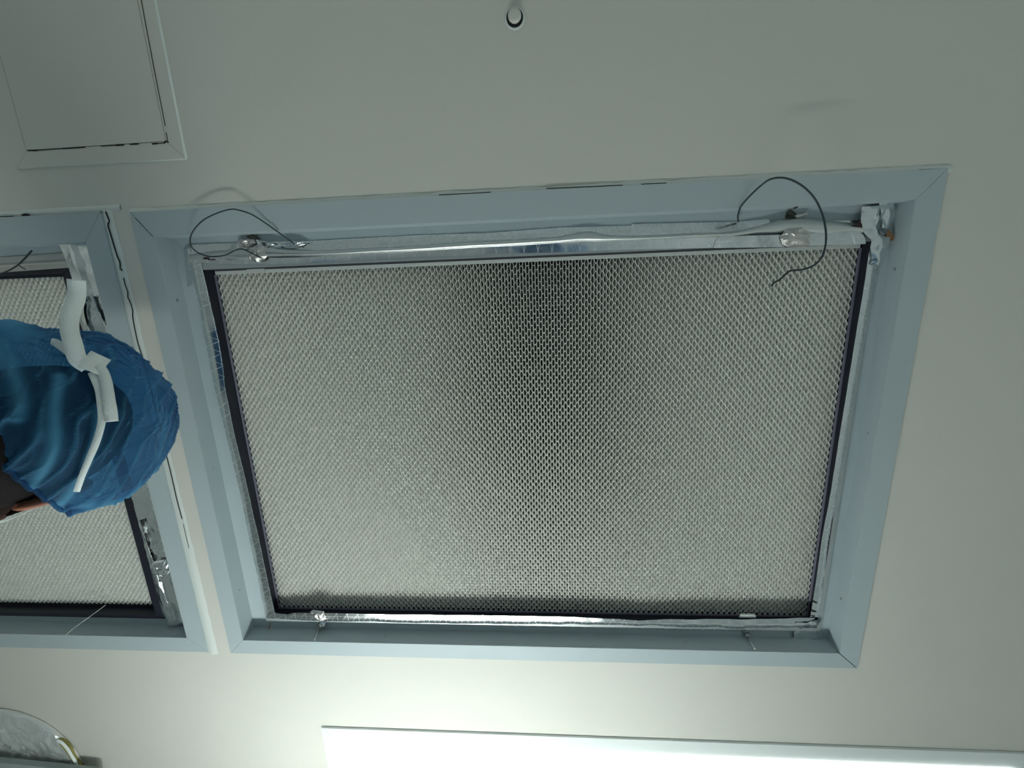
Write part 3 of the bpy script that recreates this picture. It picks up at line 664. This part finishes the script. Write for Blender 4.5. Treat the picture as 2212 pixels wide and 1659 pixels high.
# head: skull, jaw, cheeks, nose, brow, lips, ears
ball(L3(0, -.008, SK + .012), .075, .088, .099)
ball(L3(0, .030, SK - .045), .062, .062, .078)
ball(L3(0, .052, SK - .095), .040, .038, .030)
ball(L3(0, .080, SK + .018), .055, .018, .014)
limb([L3(0, .092, SK + .01), L3(0, .108, SK - .022), L3(0, .098, SK - .036)], [.009, .013, .014])
for s in (-1, 1): limb([L3(s * .008, .096, SK - .036), L3(s * .015, .092, SK - .036)], [.009, .008])
limb([L3(-.020, .086, SK - .066), L3(0, .092, SK - .064), L3(.020, .086, SK - .066)], [.005, .0075, .005])
for s in (-1, 1):
    e = lambda a, b, o=.086: L3(s * (o + .010 * max(0, -a / .03)), -.006 + a, SK - .018 + b)
    ear = [e(.010, -.030, .078), e(-.004, -.034, .082), e(-.014, -.016, .088), e(-.020, .008, .090), e(-.016, .028, .088), e(-.002, .036, .084), e(.012, .028, .080), e(.014, .012, .077)]
    limb(ear, [.006, .0065, .0055, .0055, .0055, .0055, .0055, .005], 8)
    ball(L3(s * .080, -.008, SK - .014), .006, .016, .028, 12)
# neck, trunk, arms, legs
limb([L3(0, -.010, SK - .06), L3(0, -.022, SK - .14), L3(0, -.03, 1.38)], [.058, .056, .070])
limb([L3(-.13, -.03, 1.335), L3(0, -.035, 1.365), L3(.13, -.03, 1.335)], [.058, .070, .058])
ball(L3(0, -.02, 1.21), .160, .105, .18); ball(L3(0, -.01, 1.06), .135, .095, .16); ball(L3(0, -.015, .93), .165, .110, .13)
def arm(s, sh, el, wr, hd, fing):
    limb([sh, el, wr], [.050, .038, .026])
    p = wr; d = (hd - wr).normalized(); side = d.cross(FW).normalized() if abs(d.dot(FW)) < .9 else RT
    nrm = side.cross(d).normalized()
    for q in (-.026, -.009, .009, .026): limb([p, p + d * .045 + side * q, p + d * .09 + side * q], [.015, .014, .011], 10)
    for q, l in ((-.027, .072), (-.009, .080), (.009, .077), (.027, .062)):
        b0 = p + d * .088 + side * q
        limb([b0, b0 + d * l * .45 + nrm * .006, b0 + d * l * .8 + nrm * .022, b0 + d * l * .95 + nrm * .038], [.0095, .0090, .0085, .0075], 10)
    t0 = p + d * .025 + side * .018 * s
    limb([t0, t0 + side * .035 * s + d * .030 + nrm * .012, t0 + side * .042 * s + d * .060 + nrm * .024], [.0125, .011, .009], 10)
arm(1, L3(.165, -.03, 1.32), L3(.25, -.06, 1.08), L3(.27, .03, .84), L3(.272, .06, .70), 0)
arm(-1, L3(-.165, -.03, 1.32), L3(-.25, -.06, 1.08), L3(-.27, .03, .84), L3(-.272, .06, .70), 0)
for s in (-1, 1):
    limb([L3(s * .09, -.015, .88), L3(s * .10, .0, .50), L3(s * .105, -.02, .10)], [.088, .058, .040])
    limb([L3(s * .105, -.045, .045), L3(s * .11, .04, .042), L3(s * .125, .15, .034)], [.036, .036, .030])
me = bpy.data.meshes.new('tmp'); bm.to_mesh(me); bm.free()
ob = bpy.data.objects.new('tmp', me); C.objects.link(ob)
md = ob.modifiers.new('r', 'REMESH'); md.mode = 'VOXEL'; md.voxel_size = .0055; md.use_smooth_shade = True
ms_ = ob.modifiers.new('s', 'SMOOTH'); ms_.iterations = 4; ms_.factor = .5
dg = bpy.context.evaluated_depsgraph_get(); me2 = bpy.data.meshes.new_from_object(ob.evaluated_get(dg)); bpy.data.objects.remove(ob)
me2.name = 'body'; me2.transform(Matrix.Translation(-BASE)); me2.materials.clear(); me2.materials.append(M['skin'])
body = put('body', me2, BASE, person)
for s in (-1, 1):
    e = L3(s * .031, .080, SK + .004)
    MB().lathe(e, [(.001, .0115), (.006, .0095), (.010, .005), (.0115, 0), (.006, -.009)], 16, FW).build('eye', M['mask'], person, True)
    MB().lathe(e, [(.0045, .0112), (.0015, .0124)], 12, FW).build('iris', M['hair'], person, True)
# hair: a shell on the skull, nape and side locks in front of the ears
def shell(name, m, fn, nu, nv, parent, smooth=True, close=True, uvs=False):
    vs = []; fs = []
    for j in range(nv + 1):
        for i in range(nu): vs.append(fn(i / nu, j / nv))
    for j in range(nv):
        for i in range(nu): a = j * nu + i; b = j * nu + (i + 1) % nu; fs.append([a, b, b + nu, a + nu])
    return add(name, vs, fs, m, parent, smooth=smooth)
def hairfn(u, v):
    a = 2 * math.pi * u; front = math.cos(a)       # a=0 faces forward
    th = v * math.radians(92 - 22 * front + 14 * max(0, -front))
    x, y, z = math.sin(th) * math.sin(a), math.sin(th) * math.cos(a), math.cos(th)
    k = 1 + .02 * noise.noise(Vector((x * 14, y * 14, z * 3)))
    return L3(x * .082 * k, -.012 + y * .092 * k, SK + .012 + z * .106 * k)
shell('hair', M['hair'], hairfn, 64, 24, person)
def napefn(u, v):
    a = math.radians(82 + 196 * u); rs = ((0, .081, .088), (.3, .078, .084), (.55, .067, .072), (.8, .061, .061), (1, .061, .061))
    for (v0, p0, q0), (v1, p1, q1) in zip(rs, rs[1:]):
        if v0 <= v <= v1: t_ = (v - v0) / (v1 - v0); p_ = p0 + (p1 - p0) * t_; q_ = q0 + (q1 - q0) * t_
    p_ += .0012 * noise.noise(Vector((a * 9, v * 6, 0)))
    return L3(math.sin(a) * p_, -.015 + math.cos(a) * q_, SK + .02 - .20 * v)
vs = [napefn(i / 40, j / 16) for j in range(17) for i in range(41)]
fs = [[j * 41 + i, j * 41 + i + 1, (j + 1) * 41 + i + 1, (j + 1) * 41 + i] for j in range(16) for i in range(40)]
nh = add('nape_hair', vs, fs, M['hair'], person, smooth=True); md = nh.modifiers.new('t', 'SOLIDIFY'); md.thickness = .003
for s in (-1, 1):
    rows = [[L3(s * .081, .020, SK + .045), L3(s * .080, .022, SK + .005), L3(s * .078, .024, SK - .045)], [L3(s * .082, .038, SK + .045), L3(s * .080, .040, SK + .005), L3(s * .075, .036, SK - .040)], [L3(s * .076, .058, SK + .045), L3(s * .073, .052, SK + .005), L3(s * .070, .044, SK - .030)]]
    sheet('side_lock', rows, M['hair'], person, amp=.0015, freq=160, nv=4, nu=16, th=.003)
# coverall
def gown(pts, rad, seg=28):
    return pts, rad
bm = bmesh.new()
limb([L3(0, -.022, 1.44), L3(0, -.028, 1.39)], [.066, .080]); limb([L3(-.135, -.03, 1.33), L3(0, -.035, 1.355), L3(.135, -.03, 1.33)], [.068, .080, .068])
ball(L3(0, -.02, 1.21), .180, .130, .19); ball(L3(0, -.01, 1.06), .165, .125, .18); ball(L3(0, -.015, .92), .190, .135, .15)
for s in (-1, 1):
    limb([L3(s * .168, -.03, 1.315), L3(s * .25, -.06, 1.08), L3(s * .268, .012, .885)], [.066, .056, .042])
    limb([L3(s * .09, -.015, .88), L3(s * .10, .0, .50), L3(s * .105, -.02, .11)], [.108, .082, .062])
me = bpy.data.meshes.new('tmp'); bm.to_mesh(me); bm.free()
ob = bpy.data.objects.new('tmp', me); C.objects.link(ob)
md = ob.modifiers.new('r', 'REMESH'); md.mode = 'VOXEL'; md.voxel_size = .011; md.use_smooth_shade = True
ms_ = ob.modifiers.new('s', 'SMOOTH'); ms_.iterations = 6; ms_.factor = .5
dg = bpy.context.evaluated_depsgraph_get(); me2 = bpy.data.meshes.new_from_object(ob.evaluated_get(dg)); bpy.data.objects.remove(ob)
for v in me2.vertices: v.co += v.normal * .006 * noise.noise(Vector((v.co.x * 9, v.co.y * 9, v.co.z * 5)))
me2.name = 'coverall'; me2.transform(Matrix.Translation(-BASE)); me2.materials.clear(); me2.materials.append(M['coverall'])
put('coverall', me2, BASE, person)
for s in (-1, 1):
    MB().lathe(L3(s * .108, .04, .0), [(.05, .0005), (.05, .02)], 4, (0, 0, 1))
    rows = []
    b = bmesh.new()
    mb = MB(); prof = [(-.095, .045, .078), (-.07, .050, .082), (0, .050, .085), (.08, .054, .070), (.15, .050, .056), (.178, .030, .042)]
    n0 = 12; vs = []; fs = []
    for f_, hw, hh in prof:
        for k in range(n0):
            a = math.pi * k / (n0 - 1); vs.append(L3(s * (.108 + .09 * f_ * .9) + hw * math.cos(a), f_, .002 + hh * math.sin(a)))
    for i in range(len(prof) - 1):
        for k in range(n0): a = i * n0 + k; c_ = i * n0 + (k + 1) % n0; fs.append([a, c_, c_ + n0, a + n0])
    fs += [list(range(n0)), list(range((len(prof) - 1) * n0, len(prof) * n0))]
    add('shoe', vs, fs, M['shoe'], person, smooth=True); b.free()
# mask over nose and mouth
vs = []; fs = []; NU, NV = 20, 10
for j in range(NV + 1):
    for i in range(NU + 1):
        a = (i / NU - .5) * math.radians(150); v_ = j / NV; u_ = SK - .005 - .115 * v_
        r = .085 - .020 * abs(2 * v_ - .9) ** 2 + .028 * math.cos(a) ** 6 * (1 - abs(2 * v_ - .8) ** 1.5 * .6) + .0015 * math.cos(v_ * 40)
        vs.append(L3(math.sin(a) * r * .95, .020 + math.cos(a) * r * 1.08, u_))
for j in range(NV):
    for i in range(NU): a = j * (NU + 1) + i; fs.append([a, a + 1, a + NU + 2, a + NU + 1])
mk = add('mask', vs, fs, M['mask'], person, smooth=True); md = mk.modifiers.new('t', 'SOLIDIFY'); md.thickness = .0015

# the hair cap: gathered, see-through blue fabric
CA, CB, CZ = .126, .138, .130                 # half sizes: sideways, front to back, up
TILT = Matrix.Rotation(math.radians(26), 3, 'X')
def capl(p): return CAPC + RT * p.x + FW * p.y + UP * p.z
def cap_inv(q): d = q - CAPC; return TILT.transposed() @ Vector((d.dot(RT), d.dot(FW), d.dot(UP)))
def caphit(px, py, off=0.0):
    d = ray(px, py).normalized(); o = Vector((0, 0, ZC)); S = Vector((1 / (CA + off), 1 / (CB + off), 1 / (CZ + off)))
    ol = cap_inv(o); dl = TILT.transposed() @ Vector((d.dot(RT), d.dot(FW), d.dot(UP)))
    oo = Vector((ol.x * S.x, ol.y * S.y, ol.z * S.z)); dd = Vector((dl.x * S.x, dl.y * S.y, dl.z * S.z))
    a = dd.dot(dd); b_ = 2 * oo.dot(dd); c_ = oo.dot(oo) - 1; D = b_ * b_ - 4 * a * c_
    t_ = (-b_ - math.sqrt(D)) / (2 * a) if D > 0 else -b_ / (2 * a)
    return o + d * t_
LB = cap_inv(caphit(15, 735)).normalized()
def lobe(x, y, z): return .022 * math.exp(-((Vector((x, y, z)).normalized() - LB).length / .22) ** 2)
def fold(x, y, z):
    n1 = noise.noise(Vector((x * 3.1, y * 3.1, z * 3.1))); a = math.atan2(x, y)
    wv = 11.0 * (a - 1.0 * z) + 2.4 * n1
    r1 = (1 - abs(math.sin(wv))) ** 4.0 * (.8 + .5 * noise.noise(Vector((x * 3 + 7, y * 3, z * 3))))
    wv2 = 20.0 * (a - .8 * z) + 4.5 * noise.noise(Vector((x * 3.5 + 5, y * 3.5, z * 3.5)))
    r2 = (1 - abs(math.sin(wv2))) ** 4.0 * max(0, .5 + noise.noise(Vector((x * 5, y * 5 + 3, z * 5))))
    return r1, r2
def ath(px, py):
    q = cap_inv(caphit(px, py)); q = Vector((q.x / CA, q.y / CB, q.z / CZ)).normalized()
    return math.atan2(q.x, q.y) % (2 * math.pi), math.degrees(math.acos(q.z))
HEM = [ath(*q) for q in ((150, 1108), (128, 1098), (95, 1075), (60, 1050), (28, 1018), (0, 985))]
print('hem', [(round(math.degrees(a)), round(t)) for a, t in HEM])
HK = sorted([(0.0, 108.0), (math.radians(45), 104.0)] + HEM + [(math.radians(215), 138.0), (math.radians(270), 120.0), (2 * math.pi, 108.0)])
def thend(a):
    a %= 2 * math.pi
    for (a0, t0), (a1, t1) in zip(HK, HK[1:]):
        if a0 <= a <= a1:
            q = (a - a0) / max(1e-6, a1 - a0); return math.radians(t0 + (t1 - t0) * q)
    return math.radians(108)
def dirs(pts):
    P = resample(smooth_path([cap_inv(caphit(x, y)) for x, y in pts], 5), 44)[0]; return [Vector((p.x / CA, p.y / CB, p.z / CZ)).normalized() for p in P]
SEAMS = [(dirs([(128, 812), (122, 850), (117, 900), (120, 950), (105, 1000), (75, 1050), (50, 1075)]), .0016, .050, .95),
         (dirs([(212, 880), (212, 920), (205, 960), (185, 1010), (160, 1060), (135, 1092)]), .0016, .045, .95),
         (dirs([(10, 760), (30, 820), (40, 870), (35, 900)]), .0030, .07, .8),
         (dirs([(345, 1010), (325, 1050), (290, 1075), (240, 1085), (190, 1090)]), .0018, .09, .8),
         (dirs([(358, 900), (352, 970), (335, 1030)]), .0006, .08, .4),
         (dirs([(0, 690), (25, 705), (45, 740)]), .002, .14, .9)]
def seam(x, y, z):
    v = Vector((x, y, z)); h = g = 0
    for P, am, wd, gg in SEAMS:
        d = min((v - p).length for p in P)
        if d < wd * 3:
            e = math.exp(-(d / wd) ** 2); g = max(g, gg * e); h += am * math.exp(-(d / (wd * .45)) ** 2)
    return h, g
SC = {}
def capfn(u, v):
    a = 2 * math.pi * u; th = v * thend(a)
    x, y, z = math.sin(th) * math.sin(a), math.sin(th) * math.cos(a), math.cos(th)
    r1, r2 = fold(x, y, z); low = max(0, (v - .55) / .45)
    big = noise.noise(Vector((x * 1.7 + 2, y * 1.7, z * 1.7)))
    sm = seam(x, y, z); SC[(round(u * 840), round(v * 240))] = sm[1]; d = lobe(x, y, z) + sm[0] + .007 * big + (.0052 + .003 * low) * r1 * min(1, v * 4) + .0022 * r2 * min(1, v * 4) + .0004 * noise.noise(Vector((x * 16, y * 16, z * 16)))
    tight = 1 - (.04 if y < 0 else .10) * low ** 2.2
    p = Vector((x * (CA + d) * tight, y * (CB + d) * tight, z * (CZ + d)))
    if v > .95: p *= 1 + .012 * math.sin(a * 31 + 3 * math.sin(a * 5)) * (v - .95) / .05
    return capl(TILT @ p)
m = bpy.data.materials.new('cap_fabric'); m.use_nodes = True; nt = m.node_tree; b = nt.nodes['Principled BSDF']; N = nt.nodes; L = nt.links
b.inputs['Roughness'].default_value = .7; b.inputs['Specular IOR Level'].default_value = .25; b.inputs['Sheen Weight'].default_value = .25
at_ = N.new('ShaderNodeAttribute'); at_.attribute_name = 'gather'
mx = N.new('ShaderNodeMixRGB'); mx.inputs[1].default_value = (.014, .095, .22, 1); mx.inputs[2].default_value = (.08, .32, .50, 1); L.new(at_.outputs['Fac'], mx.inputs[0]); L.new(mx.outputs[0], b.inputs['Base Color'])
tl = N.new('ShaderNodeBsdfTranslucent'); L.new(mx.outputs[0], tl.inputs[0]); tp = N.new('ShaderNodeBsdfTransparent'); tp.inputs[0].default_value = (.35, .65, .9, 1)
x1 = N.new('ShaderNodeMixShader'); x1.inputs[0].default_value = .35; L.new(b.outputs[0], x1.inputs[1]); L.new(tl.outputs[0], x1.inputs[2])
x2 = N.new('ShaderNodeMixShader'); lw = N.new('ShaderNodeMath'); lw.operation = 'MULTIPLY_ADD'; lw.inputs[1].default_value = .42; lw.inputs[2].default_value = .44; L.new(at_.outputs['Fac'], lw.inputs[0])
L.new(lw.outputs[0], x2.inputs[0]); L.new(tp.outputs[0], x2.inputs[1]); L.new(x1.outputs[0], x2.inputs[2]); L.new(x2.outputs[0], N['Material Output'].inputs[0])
tcn = N.new('ShaderNodeTexCoord'); nn_ = N.new('ShaderNodeTexNoise'); nn_.inputs['Scale'].default_value = 420; bp = N.new('ShaderNodeBump'); bp.inputs['Strength'].default_value = .25; bp.inputs['Distance'].default_value = .001
L.new(tcn.outputs['Object'], nn_.inputs['Vector']); L.new(nn_.outputs['Fac'], bp.inputs['Height']); L.new(bp.outputs[0], b.inputs['Normal'])
M['cap'] = m
NU_, NV_ = 420, 120
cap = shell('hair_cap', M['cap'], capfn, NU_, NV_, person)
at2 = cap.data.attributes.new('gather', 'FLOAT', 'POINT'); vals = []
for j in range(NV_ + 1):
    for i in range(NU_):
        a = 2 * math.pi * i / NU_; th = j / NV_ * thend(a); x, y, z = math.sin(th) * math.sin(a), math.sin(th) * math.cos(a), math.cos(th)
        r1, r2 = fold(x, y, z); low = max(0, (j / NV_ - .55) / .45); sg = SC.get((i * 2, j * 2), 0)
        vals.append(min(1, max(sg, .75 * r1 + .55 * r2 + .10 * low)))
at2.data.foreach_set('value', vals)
# elastic hem
hem = [capfn(i / 120, 1.0) for i in range(121)]
MB().tube(hem, .0028, 8, False).build('elastic_hem', M['cap'], person, True)
# ribbons of the mask, tied over the cap
hit = caphit
def ribbon(label, pts, hw, off=.008, dists=None):
    """flat band through pixels of the photograph; it lies on the cap or, where a distance is given, hangs free"""
    P = []
    for i, (x, y) in enumerate(pts):
        if dists and dists[i]: P.append(Vector((0, 0, ZC)) + ray(x, y).normalized() * dists[i])
        else: P.append(hit(x, y, off))
    P = smooth_path(P, 5); A = []; B = []
    for i, p in enumerate(P):
        t = (P[min(i + 1, len(P) - 1)] - P[max(i - 1, 0)]).normalized(); view = (p - Vector((0, 0, ZC))).normalized(); sd = t.cross(view).normalized()
        h = hw if not isinstance(hw, (list, tuple)) else hw[0] + (hw[1] - hw[0]) * i / (len(P) - 1)
        A.append(p + sd * h); B.append(p - sd * h)
    o = sheet('ribbon', [A, B], M['ribbon'], person, amp=.0006, freq=60, nu=len(P) * 2, nv=2, th=.0009)
    o['label'] = label; return o
D0 = (hit(200, 780, .006) - Vector((0, 0, ZC))).length
ribbon('free end of the white tie', [(165, 604), (165, 640), (152, 680), (150, 710), (157, 740), (168, 775), (190, 792)], (.0085, .0085), .008, [D0 * 1.02, D0 * 1.02, D0 * 1.01, D0, D0 * .99, D0 * .985, None])
ribbon('folded knot of the white tie', [(192, 801), (204, 785), (218, 768)], .0105, .014)
ribbon('short loop of the white tie', [(110, 737), (122, 741), (150, 760), (175, 778), (193, 792)], (.0035, .0065), .010)
ribbon('long white tie across the cap', [(199, 804), (210, 830), (216, 852), (220, 888), (218, 918), (208, 955), (192, 992), (178, 1025), (165, 1062)], (.0042, .0030), .010)
ribbon('short white tie end', [(213, 790), (226, 812), (233, 845), (238, 880), (241, 911)], (.0050, .0062), .016)
# strap of the mask running from behind the ear to the mask
rows = [[L3(.083, -.02, SK + .030), L3(.083, .02, SK + .0), L3(.078, .055, SK - .025), L3(.070, .075, SK - .040)]]
rows.append([p + Vector((0, 0, .007)) for p in rows[0]])
sheet('mask_strap', rows, M['mask'], person, amp=.0001, nv=1, nu=16, th=.001)

# step stand under the person
sx = L3(0, 0, 0); t = thing('step_stand', 'two-step aluminium work stand under the person, below the picture', 'step', (sx.x, sx.y, 0))
def bx(name, r0, r1, f0, f1, u0, u1, m):
    vs = [L3(r, f, u - BASE.z) for u in (u0, u1) for r, f in ((r0, f0), (r1, f0), (r1, f1), (r0, f1))]
    return add(name, vs, [[3, 2, 1, 0], [4, 5, 6, 7], [0, 1, 5, 4], [1, 2, 6, 5], [2, 3, 7, 6], [3, 0, 4, 7]], m, t)
bx('top_step', -.28, .28, -.17, .22, BASE.z - .03, BASE.z - .0005, M['alu']); bx('lower_step', -.28, .28, -.42, -.19, .22, .25, M['alu'])
for r in (-.27, .24):
    for f0, f1, h in ((-.16, -.13, BASE.z - .03), (.18, .21, BASE.z - .03), (-.41, -.38, .22), (-.23, -.20, .22)): bx('leg', r, r + .03, f0, f1, 0, h, M['alu'])
    bx('rail', r, r + .03, -.38, .21, .10, .13, M['alu'])

# the photographer, right below the camera and outside the picture, whom the foil reflects
keep = ('body', 'coverall', 'shoe', 'hair', 'hair_cap', 'elastic_hem', 'mask', 'eye', 'iris', 'side_lock')
ph = thing('person', 'person in a blue cap and coverall standing under the camera, outside the picture', 'person', (.0, -.13, .002))
for c_ in list(person.children):
    if c_.name.split('.')[0] in keep:
        k_ = c_.copy(); C.objects.link(k_); k_.parent = ph
ph.scale = (.92, .92, .92); ph.rotation_euler = (0, 0, math.radians(-35))
